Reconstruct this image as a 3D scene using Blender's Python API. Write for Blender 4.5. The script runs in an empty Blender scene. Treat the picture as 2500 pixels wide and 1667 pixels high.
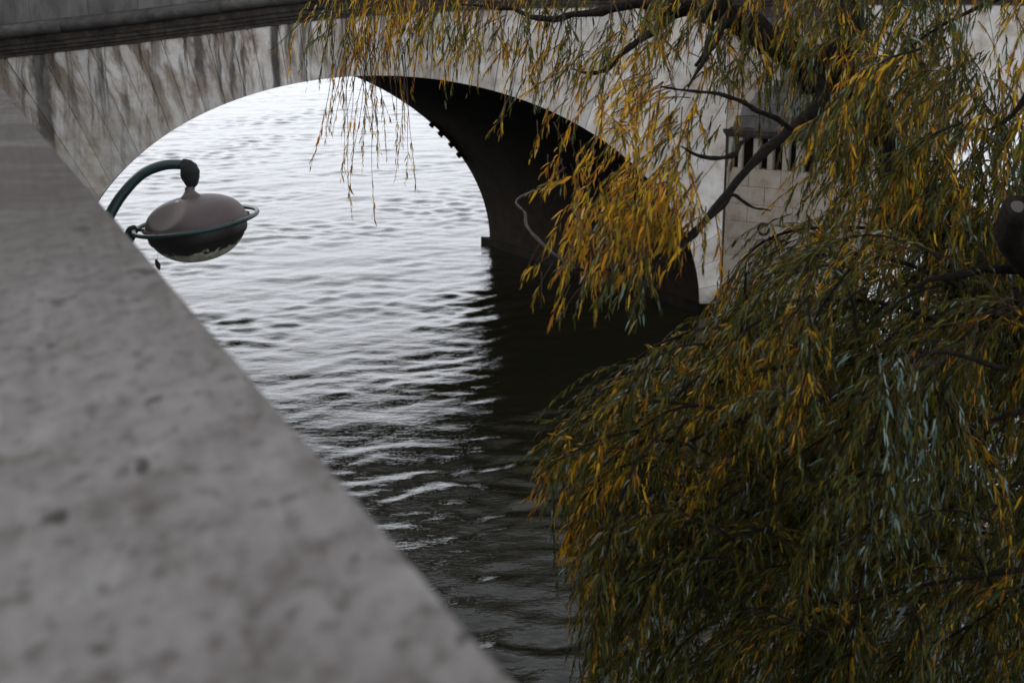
import bpy, bmesh, math, random
import numpy as np
from mathutils import Vector, Matrix

random.seed(7)
rng = np.random.default_rng(11)
R = math.radians
scene = bpy.context.scene
col = scene.collection

# ------------------------------------------------------------------ camera, sky, sun, exposure
CAM_H, PITCH, F = 8.5, R(15.5134), 3472.2
cd = bpy.data.cameras.new('camera')
cd.sensor_width = 36; cd.lens = 50; cd.clip_start = 0.05; cd.clip_end = 6000
cd.dof.use_dof = True; cd.dof.focus_distance = 12.0; cd.dof.aperture_fstop = 3.7
cam = bpy.data.objects.new('camera', cd); col.objects.link(cam)
cam.location = (0, 0, CAM_H); cam.rotation_euler = (R(90) - PITCH, 0, 0)
scene.camera = cam

SUN_EL, SUN_AZ = R(20), R(-62)          # azimuth from +Y, clockwise positive
w = bpy.data.worlds.new('World'); scene.world = w; w.use_nodes = True
nt = w.node_tree; nt.nodes.clear()
sky = nt.nodes.new('ShaderNodeTexSky'); sky.sky_type = 'NISHITA'; sky.sun_disc = False
sky.sun_elevation = SUN_EL; sky.sun_rotation = SUN_AZ
sky.air_density = 1.6; sky.dust_density = 6.0; sky.ozone_density = 1.0
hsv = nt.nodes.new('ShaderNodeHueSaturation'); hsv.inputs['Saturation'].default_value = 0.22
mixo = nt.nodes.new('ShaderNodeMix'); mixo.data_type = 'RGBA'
mixo.inputs['Factor'].default_value = 0.72      # a cloud deck graded by height over the clear sky
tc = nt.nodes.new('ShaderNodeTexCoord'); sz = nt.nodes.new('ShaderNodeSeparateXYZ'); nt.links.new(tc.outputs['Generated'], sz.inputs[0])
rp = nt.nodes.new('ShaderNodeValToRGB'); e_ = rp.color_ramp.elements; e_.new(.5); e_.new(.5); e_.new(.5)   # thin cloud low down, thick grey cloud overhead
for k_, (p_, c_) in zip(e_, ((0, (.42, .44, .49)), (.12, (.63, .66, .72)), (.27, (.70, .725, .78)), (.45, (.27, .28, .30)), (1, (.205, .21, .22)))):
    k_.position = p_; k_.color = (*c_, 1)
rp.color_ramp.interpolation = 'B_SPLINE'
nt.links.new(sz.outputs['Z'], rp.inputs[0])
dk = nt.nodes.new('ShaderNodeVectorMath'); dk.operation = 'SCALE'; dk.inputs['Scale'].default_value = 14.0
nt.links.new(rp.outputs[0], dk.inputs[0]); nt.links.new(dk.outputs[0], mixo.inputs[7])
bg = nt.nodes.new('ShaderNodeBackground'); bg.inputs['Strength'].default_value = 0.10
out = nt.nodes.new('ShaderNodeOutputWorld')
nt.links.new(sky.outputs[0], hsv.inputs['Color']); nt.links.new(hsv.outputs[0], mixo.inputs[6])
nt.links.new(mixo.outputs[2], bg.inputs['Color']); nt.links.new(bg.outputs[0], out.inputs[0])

sl = bpy.data.lights.new('sun', 'SUN'); sl.energy = 0.5; sl.angle = R(25); sl.color = (1, .95, .89)
so = bpy.data.objects.new('sun', sl); col.objects.link(so)
sd = Vector((math.sin(SUN_AZ) * math.cos(SUN_EL), math.cos(SUN_AZ) * math.cos(SUN_EL), math.sin(SUN_EL)))
so.rotation_euler = sd.to_track_quat('Z', 'Y').to_euler(); so.location = (0, 0, 40)

scene.view_settings.view_transform = 'Standard'; scene.view_settings.look = 'None'
scene.view_settings.gamma = 1; scene.view_settings.exposure = 1.5
scene.render.engine = 'CYCLES'
scene.cycles.max_bounces = 8

# ------------------------------------------------------------------ helpers
_cp, _sp = math.cos(PITCH), math.sin(PITCH)
def ray(px, py):
    a, b = (px - 1250) / F, -(py - 833.5) / F
    return np.array([a, _cp + b * _sp, -_sp + b * _cp])
def at(px, py, d):                      # a direction of the photograph at a depth that the thing itself gives
    return np.array([0, 0, CAM_H]) + ray(px, py) * d
def onY(px, py, y):
    r = ray(px, py); return np.array([0, 0, CAM_H]) + r * (y / r[1])

def tag(o, label=None, cat=None, group=None, kind=None):
    if label: o['label'] = label
    if cat: o['category'] = cat
    if group: o['group'] = group
    if kind: o['kind'] = kind
    return o
def empty(name, loc=(0, 0, 0)):
    o = bpy.data.objects.new(name, None); o.location = loc; col.objects.link(o); return o
def link(name, me, mat=None, parent=None, smooth=False):
    o = bpy.data.objects.new(name, me); col.objects.link(o)
    if mat is not None and not me.materials: me.materials.append(mat)
    if smooth:
        me.polygons.foreach_set('use_smooth', [True] * len(me.polygons))
    if parent is not None:
        o.parent = parent
        o.matrix_parent_inverse = Matrix.Translation(-Vector(world_loc(parent)))
    return o
def world_loc(o):
    v = Vector(o.location)
    if o.parent is not None and o.type == 'EMPTY': v = v
    return v if o.type == 'EMPTY' else Vector((0, 0, 0))
def pyd(name, v, f, mat=None, parent=None, smooth=False):
    me = bpy.data.meshes.new(name); me.from_pydata([tuple(map(float, p)) for p in v], [], f); me.update()
    return link(name, me, mat, parent, smooth)
def prism(poly, y0, y1, bev=0.0):       # polygon in (x,z) pushed from y0 (front) to y1; a small chamfer on the front edge
    poly = [np.array(p, float) for p in poly]; n = len(poly)
    v = []; f = []
    if bev > 0:
        c = sum(poly) / n
        ins = []
        for i in range(n):
            p0, p1, p2 = poly[i - 1], poly[i], poly[(i + 1) % n]
            e1 = (p1 - p0) / (np.linalg.norm(p1 - p0) + 1e-9); e2 = (p2 - p1) / (np.linalg.norm(p2 - p1) + 1e-9)
            n1 = np.array([-e1[1], e1[0]]); n2 = np.array([-e2[1], e2[0]])
            m = n1 + n2; m = m / max(1e-6, np.linalg.norm(m))
            if np.dot(m, c - p1) < 0 and abs(np.dot(n1, n2)) > 2: m = -m
            ins.append(p1 + m * bev)
        rings = [[(p[0], y0, p[1]) for p in ins], [(p[0], y0 + bev, p[1]) for p in poly], [(p[0], y1, p[1]) for p in poly]]
    else:
        rings = [[(p[0], y0, p[1]) for p in poly], [(p[0], y1, p[1]) for p in poly]]
    for r in rings: v += r
    f.append(tuple(range(n)))
    for k in range(len(rings) - 1):
        for i in range(n):
            j = (i + 1) % n
            f.append((k * n + i, (k + 1) * n + i, (k + 1) * n + j, k * n + j))
    f.append(tuple(reversed(range((len(rings) - 1) * n, len(rings) * n))))
    return v, f
def ccw(poly):
    a = sum(poly[i - 1][0] * poly[i][1] - poly[i][0] * poly[i - 1][1] for i in range(len(poly)))
    return poly if a > 0 else poly[::-1]

def catmull(P, R_, n):
    P = np.array(P, float); R_ = np.array(R_, float)
    P = np.vstack([2 * P[0] - P[1], P, 2 * P[-1] - P[-2]]); R_ = np.concatenate([[R_[0]], R_, [R_[-1]]])
    o = []; r = []
    for i in range(1, len(P) - 2):
        for k in range(n):
            t = k / n
            o.append(.5 * (2 * P[i] + (P[i + 1] - P[i - 1]) * t + (2 * P[i - 1] - 5 * P[i] + 4 * P[i + 1] - P[i + 2]) * t * t + (3 * P[i] - P[i - 1] - 3 * P[i + 1] + P[i + 2]) * t ** 3))
            r.append(R_[i] * (1 - t) + R_[i + 1] * t)
    o.append(P[-2]); r.append(R_[-2])
    return np.array(o), np.array(r)
def tube(path, rad, sides=8, rough=0.0, cap=True, seed=0):
    g = np.random.default_rng(seed)
    n = len(path); T = np.gradient(path, axis=0); T /= np.linalg.norm(T, axis=1)[:, None] + 1e-9
    up = np.array([0, 0, 1.]) if abs(T[0][2]) < .9 else np.array([1., 0, 0])
    N = np.cross(T[0], up); N /= np.linalg.norm(N)
    ang = np.linspace(0, 2 * np.pi, sides, endpoint=False)
    v = []; f = []
    ph = g.uniform(0, 6.28, 4)
    for i in range(n):
        N = N - T[i] * np.dot(N, T[i]); N /= np.linalg.norm(N); B = np.cross(T[i], N)
        rr = rad[i] * (1 + rough * (np.sin(ang * 3 + ph[0] + i * .35) * .5 + np.sin(ang * 2 + ph[1] - i * .23) * .6 + g.normal(0, .35, sides)))
        for a, r in zip(ang, rr): v.append(path[i] + r * (math.cos(a) * N + math.sin(a) * B))
        if i:
            for k in range(sides):
                k2 = (k + 1) % sides
                f.append(((i - 1) * sides + k, (i - 1) * sides + k2, i * sides + k2, i * sides + k))
    if cap: f.append(tuple(reversed(range(sides)))); f.append(tuple(range((n - 1) * sides, n * sides)))
    return v, f
def lathe(prof, seg=48):                # (r, z) pairs
    v = []; f = []
    for r, z in prof:
        for k in range(seg):
            a = 2 * math.pi * k / seg; v.append((r * math.cos(a), r * math.sin(a), z))
    for i in range(len(prof) - 1):
        for k in range(seg):
            k2 = (k + 1) % seg
            f.append((i * seg + k, i * seg + k2, (i + 1) * seg + k2, (i + 1) * seg + k))
    return v, f

# ------------------------------------------------------------------ materials
class NT:
    def __init__(s, name):
        s.m = bpy.data.materials.new(name); s.m.use_nodes = True; s.t = s.m.node_tree; s.t.nodes.clear()
        s.out = s.n('ShaderNodeOutputMaterial'); s.b = s.n('ShaderNodeBsdfPrincipled'); s.l(s.b.outputs[0], s.out.inputs[0])
    def n(s, ty, **k):
        x = s.t.nodes.new(ty)
        for a, b in k.items(): setattr(x, a, b)
        return x
    def l(s, a, b): s.t.links.new(a, b)
    def pos(s, scale=(1, 1, 1), rot=(0, 0, 0), src='pos'):
        if src == 'pos': g = s.n('ShaderNodeNewGeometry').outputs['Position']
        else: g = s.n('ShaderNodeTexCoord').outputs[src]
        mp = s.n('ShaderNodeMapping'); mp.inputs['Scale'].default_value = scale; mp.inputs['Rotation'].default_value = rot
        s.l(g, mp.inputs['Vector']); return mp.outputs[0]
    def noise(s, vec, scale, detail=6, rough=.6, dist=0.0):
        x = s.n('ShaderNodeTexNoise'); x.inputs['Scale'].default_value = scale; x.inputs['Detail'].default_value = detail
        x.inputs['Roughness'].default_value = rough; x.inputs['Distortion'].default_value = dist
        s.l(vec, x.inputs['Vector']); return x.outputs['Fac']
    def ramp(s, fac, pts):
        x = s.n('ShaderNodeValToRGB'); e = x.color_ramp.elements
        while len(e) < len(pts): e.new(.5)
        for k, (p, c) in zip(e, pts):
            k.position = p; k.color = (*c, 1) if not isinstance(c, (int, float)) else (c, c, c, 1)
        s.l(fac, x.inputs[0]); return x.outputs[0]
    def mix(s, a, b, fac, mode='MIX'):
        x = s.n('ShaderNodeMix', data_type='RGBA', blend_type=mode)
        for v, i in ((fac, 0), (a, 6), (b, 7)):
            if isinstance(v, (int, float)): x.inputs[i].default_value = v
            elif isinstance(v, tuple): x.inputs[i].default_value = (*v, 1)
            else: s.l(v, x.inputs[i])
        return x.outputs[2]
    def math(s, op, a, b=0.0):
        x = s.n('ShaderNodeMath', operation=op)
        for v, i in ((a, 0), (b, 1)):
            if isinstance(v, (int, float)): x.inputs[i].default_value = v
            else: s.l(v, x.inputs[i])
        return x.outputs[0]
    def bump(s, h, st, dist=.02):
        x = s.n('ShaderNodeBump'); x.inputs['Strength'].default_value = st; x.inputs['Distance'].default_value = dist
        s.l(h, x.inputs['Height']); s.l(x.outputs[0], s.b.inputs['Normal'])
    def rnd(s): return s.n('ShaderNodeObjectInfo').outputs['Random']

def mat_face_stone():
    s = NT('river_stained_limestone'); b = s.b
    p1 = s.pos()
    base = s.ramp(s.noise(p1, 2.2, 7, .65), [(.30, (.36, .30, .235)), (.5, (.54, .505, .46)), (.70, (.66, .645, .62))])
    tone = s.ramp(s.rnd(), [(0, .80), (1, 1.06)])
    base = s.mix(base, tone, 1.0, 'MULTIPLY')
    # rain streaks that run down from the cornice, and slanted ones along the stones on the left
    d = s.n('ShaderNodeTexNoise'); d.inputs['Scale'].default_value = 1.1; d.inputs['Detail'].default_value = 3
    s.l(p1, d.inputs['Vector'])
    dv = s.n('ShaderNodeVectorMath', operation='SCALE'); dv.inputs['Scale'].default_value = .30; s.l(d.outputs['Color'], dv.inputs[0])
    add = s.n('ShaderNodeVectorMath', operation='ADD'); s.l(p1, add.inputs[0]); s.l(dv.outputs[0], add.inputs[1])
    sa = s.n('ShaderNodeSeparateXYZ'); s.l(add.outputs[0], sa.inputs[0])
    fan = s.math('MULTIPLY', s.math('DIVIDE', s.math('ADD', sa.outputs['X'], 3.08), s.math('ADD', sa.outputs['Z'], 9.0)), 15.5)
    cb = s.n('ShaderNodeCombineXYZ'); s.l(fan, cb.inputs[0]); s.l(sa.outputs['Z'], cb.inputs[2])
    mp = s.n('ShaderNodeMapping'); mp.inputs['Scale'].default_value = (2.3, 1, .62)
    s.l(cb.outputs[0], mp.inputs[0])
    n1 = s.noise(mp.outputs[0], 1.0, 8, .68)
    mp2 = s.n('ShaderNodeMapping'); mp2.inputs['Scale'].default_value = (7, 1, .5); mp2.inputs['Rotation'].default_value = (0, R(3), 0)
    s.l(add.outputs[0], mp2.inputs[0])
    n2 = s.noise(mp2.outputs[0], 1.0, 6, .6)
    sx = s.n('ShaderNodeSeparateXYZ'); s.l(p1, sx.inputs[0])
    # weathering is strongest on the left and just below the cornice
    left = s.n('ShaderNodeMapRange'); left.inputs[1].default_value = 1.0; left.inputs[2].default_value = -6.0
    left.inputs[3].default_value = .0; left.inputs[4].default_value = 1.0; s.l(sx.outputs['X'], left.inputs[0])
    hi = s.n('ShaderNodeMapRange'); hi.inputs[1].default_value = 2.6; hi.inputs[2].default_value = 6.6
    hi.inputs[3].default_value = .0; hi.inputs[4].default_value = 1.0; s.l(sx.outputs['Z'], hi.inputs[0])
    k = s.math('MULTIPLY', s.math('ADD', s.math('MULTIPLY', left.outputs[0], .9), .18), s.math('ADD', hi.outputs[0], .05))
    st1 = s.ramp(n1, [(.47, 0.0), (.58, 1.0)])
    st2 = s.ramp(n2, [(.50, 0.0), (.62, 1.0)])
    c = s.mix(base, (.15, .106, .072), s.math('MULTIPLY', st1, s.math('MULTIPLY', k, .85)))
    c = s.mix(c, (.035, .030, .026), s.math('MULTIPLY', st2, s.math('MULTIPLY', k, .8)))
    # black run-offs where the cornice leaks: place, half width, lowest height
    wv = s.math('MULTIPLY', s.math('SUBTRACT', s.noise(s.pos((1, 1, .55)), 2.6, 5, .6), .5), 1.0)
    for (x0, hw, zb, op_) in ((-5.46, .10, 3.9, .85), (-10.85, .22, 3.6, .8), (-7.2, .13, 5.3, .75), (-9.5, .09, 4.8, .6), (-8.2, .11, 5.5, .6), (-1.9, .10, 5.9, .45), (2.6, .12, 5.6, .4)):
        dx = s.math('ABSOLUTE', s.math('ADD', s.math('SUBTRACT', sx.outputs['X'], x0), s.math('MULTIPLY', wv, hw * 2.0)))
        m1 = s.n('ShaderNodeMapRange'); m1.inputs[1].default_value = hw * 1.15; m1.inputs[2].default_value = hw * .6; s.l(dx, m1.inputs[0])
        m2 = s.n('ShaderNodeMapRange'); m2.inputs[1].default_value = zb; m2.inputs[2].default_value = zb + .6
        s.l(s.math('ADD', sx.outputs['Z'], wv), m2.inputs[0])
        c = s.mix(c, (.04, .035, .031), s.math('MULTIPLY', s.math('MULTIPLY', m1.outputs[0], m2.outputs[0]), op_))
    lw = s.n('ShaderNodeMapRange'); lw.inputs[1].default_value = .5; lw.inputs[2].default_value = .05; s.l(sx.outputs['Z'], lw.inputs[0])
    c = s.mix(c, (.09, .085, .06), s.math('MULTIPLY', lw.outputs[0], .8))
    pit = s.ramp(s.noise(p1, 22, 4, .7), [(.62, 0.0), (.72, 1.0)])
    c = s.mix(c, (.12, .105, .09), s.math('MULTIPLY', pit, .35))
    s.l(c, b.inputs['Base Color']); b.inputs['Roughness'].default_value = .9; b.inputs['Specular IOR Level'].default_value = .2
    s.bump(s.math('ADD', s.noise(p1, 9, 8, .7), s.math('MULTIPLY', n1, .6)), .5, .03)
    return s.m
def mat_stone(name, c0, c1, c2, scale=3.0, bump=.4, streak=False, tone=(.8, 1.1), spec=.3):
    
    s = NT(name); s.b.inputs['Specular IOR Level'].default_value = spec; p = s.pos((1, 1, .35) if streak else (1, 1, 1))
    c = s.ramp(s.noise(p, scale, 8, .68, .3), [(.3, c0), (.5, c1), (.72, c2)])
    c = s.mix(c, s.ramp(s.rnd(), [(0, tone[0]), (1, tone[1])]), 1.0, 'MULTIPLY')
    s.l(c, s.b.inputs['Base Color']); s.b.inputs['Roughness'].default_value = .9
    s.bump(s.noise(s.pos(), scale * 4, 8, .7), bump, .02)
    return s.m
def mat_vault():  # near-black soot and stone: the under-arch shade is put into the colour
    s = NT('shaded_sooty_vault'); p = s.pos(); sx = s.n('ShaderNodeSeparateXYZ'); s.l(p, sx.inputs[0])
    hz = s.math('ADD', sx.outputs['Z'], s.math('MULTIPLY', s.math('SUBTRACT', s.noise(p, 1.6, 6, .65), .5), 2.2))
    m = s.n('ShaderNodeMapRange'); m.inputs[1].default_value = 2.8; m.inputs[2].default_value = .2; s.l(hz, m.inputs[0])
    soot_shade = s.ramp(s.noise(p, 2.2, 6, .65), [(.3, (.004, .0033, .0027)), (.7, (.012, .010, .008))])
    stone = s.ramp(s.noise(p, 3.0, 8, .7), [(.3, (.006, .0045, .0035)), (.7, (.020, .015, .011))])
    s.l(s.mix(soot_shade, stone, m.outputs[0]), s.b.inputs['Base Color'])
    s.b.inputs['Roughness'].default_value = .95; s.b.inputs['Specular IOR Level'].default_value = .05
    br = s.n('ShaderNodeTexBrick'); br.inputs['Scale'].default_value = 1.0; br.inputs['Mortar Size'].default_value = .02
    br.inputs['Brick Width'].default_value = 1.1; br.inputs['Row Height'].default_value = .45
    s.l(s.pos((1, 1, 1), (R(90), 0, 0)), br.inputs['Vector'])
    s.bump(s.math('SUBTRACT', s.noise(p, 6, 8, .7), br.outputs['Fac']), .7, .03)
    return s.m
def mat_parapet():
    s = NT('parapet_limestone'); p0 = s.pos(); p = s.pos((1, .5, 1), (0, 0, R(-23)))
    c = s.ramp(s.noise(p, 9, 9, .72), [(.32, (.060, .052, .048)), (.48, (.110, .103, .101)), (.66, (.156, .150, .150))])
    sp = s.ramp(s.noise(p, 40, 4, .62), [(.51, 0.0), (.65, 1.0)])
    c = s.mix(c, (.042, .034, .029), s.math('MULTIPLY', sp, .72))
    sp2 = s.ramp(s.noise(p, 17, 2, .5), [(.675, 0.0), (.73, 1.0)])
    c = s.mix(c, (.010, .010, .006), s.math('MULTIPLY', sp2, .9))
    # brown dirt on the far stones
    sx = s.n('ShaderNodeSeparateXYZ'); s.l(p0, sx.inputs[0])
    fr = s.n('ShaderNodeMapRange'); fr.inputs[1].default_value = 1.9; fr.inputs[2].default_value = 3.6; s.l(sx.outputs['Y'], fr.inputs[0])
    br = s.ramp(s.noise(s.pos((1.2, 3.0, 1), (0, 0, R(23))), 2.6, 6, .6), [(.28, 0.0), (.55, 1.0)])
    c = s.mix(c, (.020, .0145, .0115), s.math('MULTIPLY', fr.outputs[0], s.math('ADD', s.math('MULTIPLY', br, .42), .56)))
    c = s.mix(c, s.ramp(s.rnd(), [(0, .92), (1, 1.06)]), 1.0, 'MULTIPLY')
    s.l(c, s.b.inputs['Base Color']); s.b.inputs['Roughness'].default_value = .92; s.b.inputs['Specular IOR Level'].default_value = .2
    s.bump(s.noise(p, 40, 8, .7), .3, .004)
    return s.m
def mat_plain(name, c, rough=.5, metal=0.0, var=.25, scale=20, c2=None):
    s = NT(name); p = s.pos()
    a = tuple(x * (1 - var) for x in c); d = c2 or tuple(min(1, x * (1 + var)) for x in c)
    s.l(s.ramp(s.noise(p, scale, 6, .65), [(.3, a), (.7, d)]), s.b.inputs['Base Color'])
    s.b.inputs['Roughness'].default_value = rough; s.b.inputs['Metallic'].default_value = metal
    s.bump(s.noise(p, scale * 3, 4, .6), .15, .003)
    return s.m
def mat_bowl():
    s = NT('dirty_lamp_glass'); p = s.pos(src='Object')
    sx = s.n('ShaderNodeSeparateXYZ'); s.l(p, sx.inputs[0])
    e = s.math('ADD', sx.outputs['Z'], s.math('MULTIPLY', s.math('SUBTRACT', s.noise(s.pos(src='Object'), 13, 5, .6), .5), .16))
    m = s.n('ShaderNodeMapRange'); m.inputs[1].default_value = -.128; m.inputs[2].default_value = -.140; s.l(e, m.inputs[0])
    pale = s.ramp(s.noise(p, 30, 5, .7), [(.35, (.16, .15, .11)), (.6, (.5, .48, .40))])
    s.l(s.mix((.006, .005, .004), pale, m.outputs[0]), s.b.inputs['Base Color'])
    s.b.inputs['Roughness'].default_value = .55
    return s.m
def mat_leaf():
    s = NT('willow_leaf'); a = s.n('ShaderNodeAttribute', attribute_name='tint')
    s.l(a.outputs['Color'], s.b.inputs['Base Color']); s.b.inputs['Roughness'].default_value = .5
    s.b.inputs['Specular IOR Level'].default_value = .12
    tr = s.n('ShaderNodeBsdfTranslucent'); s.l(a.outputs['Color'], tr.inputs['Color'])
    mx = s.n('ShaderNodeMixShader'); mx.inputs[0].default_value = .30
    s.l(s.b.outputs[0], mx.inputs[1]); s.l(tr.outputs[0], mx.inputs[2]); s.l(mx.outputs[0], s.out.inputs[0])
    return s.m
def mat_bark(name, c0, c1):
    s = NT(name); p = s.pos((1, 1, .35))
    s.l(s.ramp(s.noise(p, 22, 8, .7), [(.3, c0), (.7, c1)]), s.b.inputs['Base Color'])
    s.b.inputs['Roughness'].default_value = .9; s.b.inputs['Specular IOR Level'].default_value = .12
    s.bump(s.math('ADD', s.noise(p, 30, 8, .75), s.noise(s.pos((1, 1, .2)), 14, 4, .6, 1.0)), 1.0, .05)
    return s.m
def mat_water():
    s = NT('river_water'); b = s.b
    b.inputs['Base Color'].default_value = (.0085, .0082, .0042, 1); b.inputs['Roughness'].default_value = .008
    b.inputs['IOR'].default_value = 1.333
    n1 = s.noise(s.pos((1.0, 1.9, 1)), 3.4, 3, .55, .4)
    n2 = s.noise(s.pos((1.0, 2.2, 1), (0, 0, R(18))), 9.0, 3, .55, .3)
    h = s.math('ADD', n1, s.math('MULTIPLY', n2, .5))
    s.bump(h, 1.0, .0115)
    return s.m

M = dict(face=mat_face_stone(),
         cornice=mat_stone('dark_cornice_stone', (.016, .013, .011), (.040, .033, .027), (.085, .072, .06), 4, .5),  # dark warm brown stone for the cornice and ledges
         torus=mat_stone('weathered_moulding_stone', (.035, .031, .028), (.065, .06, .055), (.11, .103, .098), 3.2, .5),
         rail=mat_stone('grey_parapet_blocks', (.05, .046, .043), (.095, .09, .087), (.15, .145, .142), 2.6, .5, True),
         vault=mat_vault(), soot_shade=mat_stone('shade_black_sooty_stone', (.004, .0035, .003), (.008, .007, .0055), (.018, .015, .012), 1.8, .6, spec=.05),  # sooty black for corbels, footing and frieze recess, their shade put into the colour
         joint=mat_stone('dark_mortar', (.09, .075, .06), (.13, .11, .09), (.17, .15, .13), 6, .3),
         redjoint=mat_stone('reddish_mortar', (.22, .13, .105), (.27, .16, .13), (.30, .2, .17), 6, .2),
         ashlar=mat_stone('pale_ashlar', (.19, .152, .11), (.29, .248, .20), (.36, .32, .275), 3.2, .5, tone=(.86, 1.06)),
         parapet=mat_parapet(),
         quay=mat_stone('quay_wall_stone', (.12, .11, .10), (.2, .19, .175), (.27, .26, .24), 2.5, .5),
         paving=mat_stone('quay_paving_stone', (.10, .095, .09), (.16, .155, .15), (.21, .205, .2), 4, .4),
         teal=mat_plain('green_painted_iron', (.005, .022, .0205), .42, 0, .3, 30),
         black=mat_plain('black_tape', (.004, .005, .0045), .9, 0, .4, 40),
         dome=mat_plain('weathered_lamp_dome', (.066, .047, .046), .6, 0, .16, 9),
         bowl=mat_bowl(), leaf=mat_leaf(),
         bark=mat_bark('dark_willow_bark', (.007, .0055, .0045), (.028, .022, .018)),
         twig=mat_plain('thin_willow_twig', (.034, .017, .009), 1.0, 0, .3, 20),
         dead=mat_plain('bare_grey_branch', (.06, .053, .05), .8, 0, .7, 40),
         cutwood=mat_plain('pale_cut_wood', (.055, .046, .042), .8, 0, .15, 40),
         white=mat_plain('white_dropping', (.55, .54, .52), .8, 0, .1, 60),
         dry=mat_plain('dry_brown_leaf', (.03, .02, .014), .8, 0, .3, 60),
         water=mat_water())

# ------------------------------------------------------------------ river
def build_river():
    def axis(parts):
        a = [parts[0][0]]
        for (s0, s1, d0, d1) in parts:
            x = s0
            while x < s1 - 1e-6:
                t = (x - s0) / (s1 - s0); x += d0 * (d1 / d0) ** t; a.append(x)
        return np.array(a)
    ys = axis([(-60, 12, 6, .5), (12.2, 15, .2, .07), (15.1, 36, .07, .10), (36.1, 112, .11, .26), (112.3, 2500, .4, 200)])
    far_ = axis([(0, 20, .12, .8), (21, 1500, 1.2, 200)])
    xs = np.concatenate([-32 - far_[::-1], np.arange(-31.9, 9, .10), 9.05 + far_])
    X, Y = np.meshgrid(xs, ys)
    gx = np.gradient(xs); gy = np.gradient(ys)
    G = np.maximum(*np.meshgrid(gx, gy))
    Z = np.zeros_like(X)
    g = np.random.default_rng(5)
    # slow patches where the short ripples are stronger or weaker
    env = np.ones_like(X)
    for i in range(7):
        a = g.uniform(0, 6.28); L = g.uniform(5, 16); env += .20 * np.sin(2 * np.pi * (X * np.cos(a) + Y * np.sin(a)) / L + g.uniform(0, 6.28))
    env = np.clip(env, .35, 1.7)
    for i in range(110):
        L = math.exp(g.uniform(math.log(.21), math.log(3.2)))
        a = R(90) + g.normal(0, .8)
        k = 2 * np.pi / L
        sl_ = .0112 * (1.15 if L < .45 else 1.25 if L < 1.0 else .6)
        att = np.clip((L / (2.6 * G)) - .4, 0, 1)
        ph = k * (X * np.cos(a) + Y * np.sin(a)) + g.uniform(0, 6.28)
        # bend the crests a little so that they do not run dead straight
        ph = ph + 1.3 * np.sin(.37 * X + g.uniform(0, 6.28)) + 1.1 * np.sin(.23 * Y + .3 * X + g.uniform(0, 6.28))
        Z += (sl_ / k) * np.sin(ph) * att * (env if L < 1.3 else 1)
    ny, nx = X.shape
    v = np.stack([X, Y, Z], -1).reshape(-1, 3)
    i = np.arange(ny - 1)[:, None] * nx + np.arange(nx - 1)[None]
    q = np.stack([i, i + 1, i + nx + 1, i + nx], -1).reshape(-1, 4)
    me = bpy.data.meshes.new('river')
    me.vertices.add(len(v)); me.vertices.foreach_set('co', v.ravel())
    me.loops.add(q.size); me.loops.foreach_set('vertex_index', q.ravel())
    me.polygons.add(len(q)); me.polygons.foreach_set('loop_start', np.arange(0, q.size, 4)); me.update(calc_edges=True)
    o = link('river', me, M['water'], smooth=True)
    tag(o, 'rippled grey river flowing under the bridge', 'river', kind='structure')
build_river()

# ------------------------------------------------------------------ quays and the near parapet
AZ = R(-23.2); U = np.array([math.sin(AZ), math.cos(AZ)]); NR = np.array([math.cos(AZ), -math.sin(AZ)])   # along, towards the river
E0 = np.array([.44, .07])                                   # a point of the parapet's river edge (x, y)
def along(s, off): p = E0 + U * s + NR * off; return p
def bar(s0, s1, o0, o1, z0, z1, name, mat, parent=None, bev=0.0):
    bm = bmesh.new()
    c = [along(s0, o0), along(s1, o0), along(s1, o1), along(s0, o1)]
    lo = [bm.verts.new((p[0], p[1], z0)) for p in c]; hi = [bm.verts.new((p[0], p[1], z1)) for p in c]
    bm.faces.new(hi); bm.faces.new(lo[::-1])
    for i in range(4): bm.faces.new((lo[i], lo[(i + 1) % 4], hi[(i + 1) % 4], hi[i]))
    bmesh.ops.recalc_face_normals(bm, faces=bm.faces[:])
    if bev: bmesh.ops.bevel(bm, geom=bm.edges[:], offset=bev, segments=3, affect='EDGES', profile=.5)
    if bev:                                                   # worn, uneven arrises
        bmesh.ops.subdivide_edges(bm, edges=[e for e in bm.edges if e.calc_length() > .4], cuts=40, use_grid_fill=True)
        for vv in bm.verts: vv.co += Vector((random.gauss(0, .0016), random.gauss(0, .0016), random.gauss(0, .0007)))
    me = bpy.data.meshes.new(name); bm.to_mesh(me); bm.free()
    return link(name, me, mat, parent, smooth=False)

PT = 7.90                                                    # top of the coping
par = tag(empty('quay_parapet', (*along(3, -.3), 6.9)), 'broad grey limestone parapet running away along the left foreground', 'parapet')
edges = [-3.0, -1.35, .35, 6.1, 8.2, 10.9, 13.6, 16.3, 19.0, 21.7, 24.4, 27.1, 29.8, 32.5, 34.5]
for a, b_ in zip(edges[:-1], edges[1:]):
    bar(a + .0012, b_ - .0012, -.74, random.uniform(-.003, .003), PT - .24, PT + random.uniform(-.001, .001), 'coping_stone', M['parapet'], par, .006)
bar(-3, 34.5, -.68, -.05, 6.9, PT - .243, 'parapet_wall', M['quay'], par)
bar(-3, 34.5, -.70, -.02, 6.6, 6.897, 'base_course', M['quay'], par)
qw = bar(-6, 34.5, -1.6, -.01, -1.2, 6.595, 'quay_wall', M['quay'])
tag(qw, 'tall stone quay wall dropping from the parapet to the water', 'wall')
o = bar(-8, 34.5, -14, -1.61, 6.3, 6.89, 'quay_pavement', M['paving']); tag(o, 'paved upper quay behind the parapet', 'pavement', kind='structure')
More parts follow.
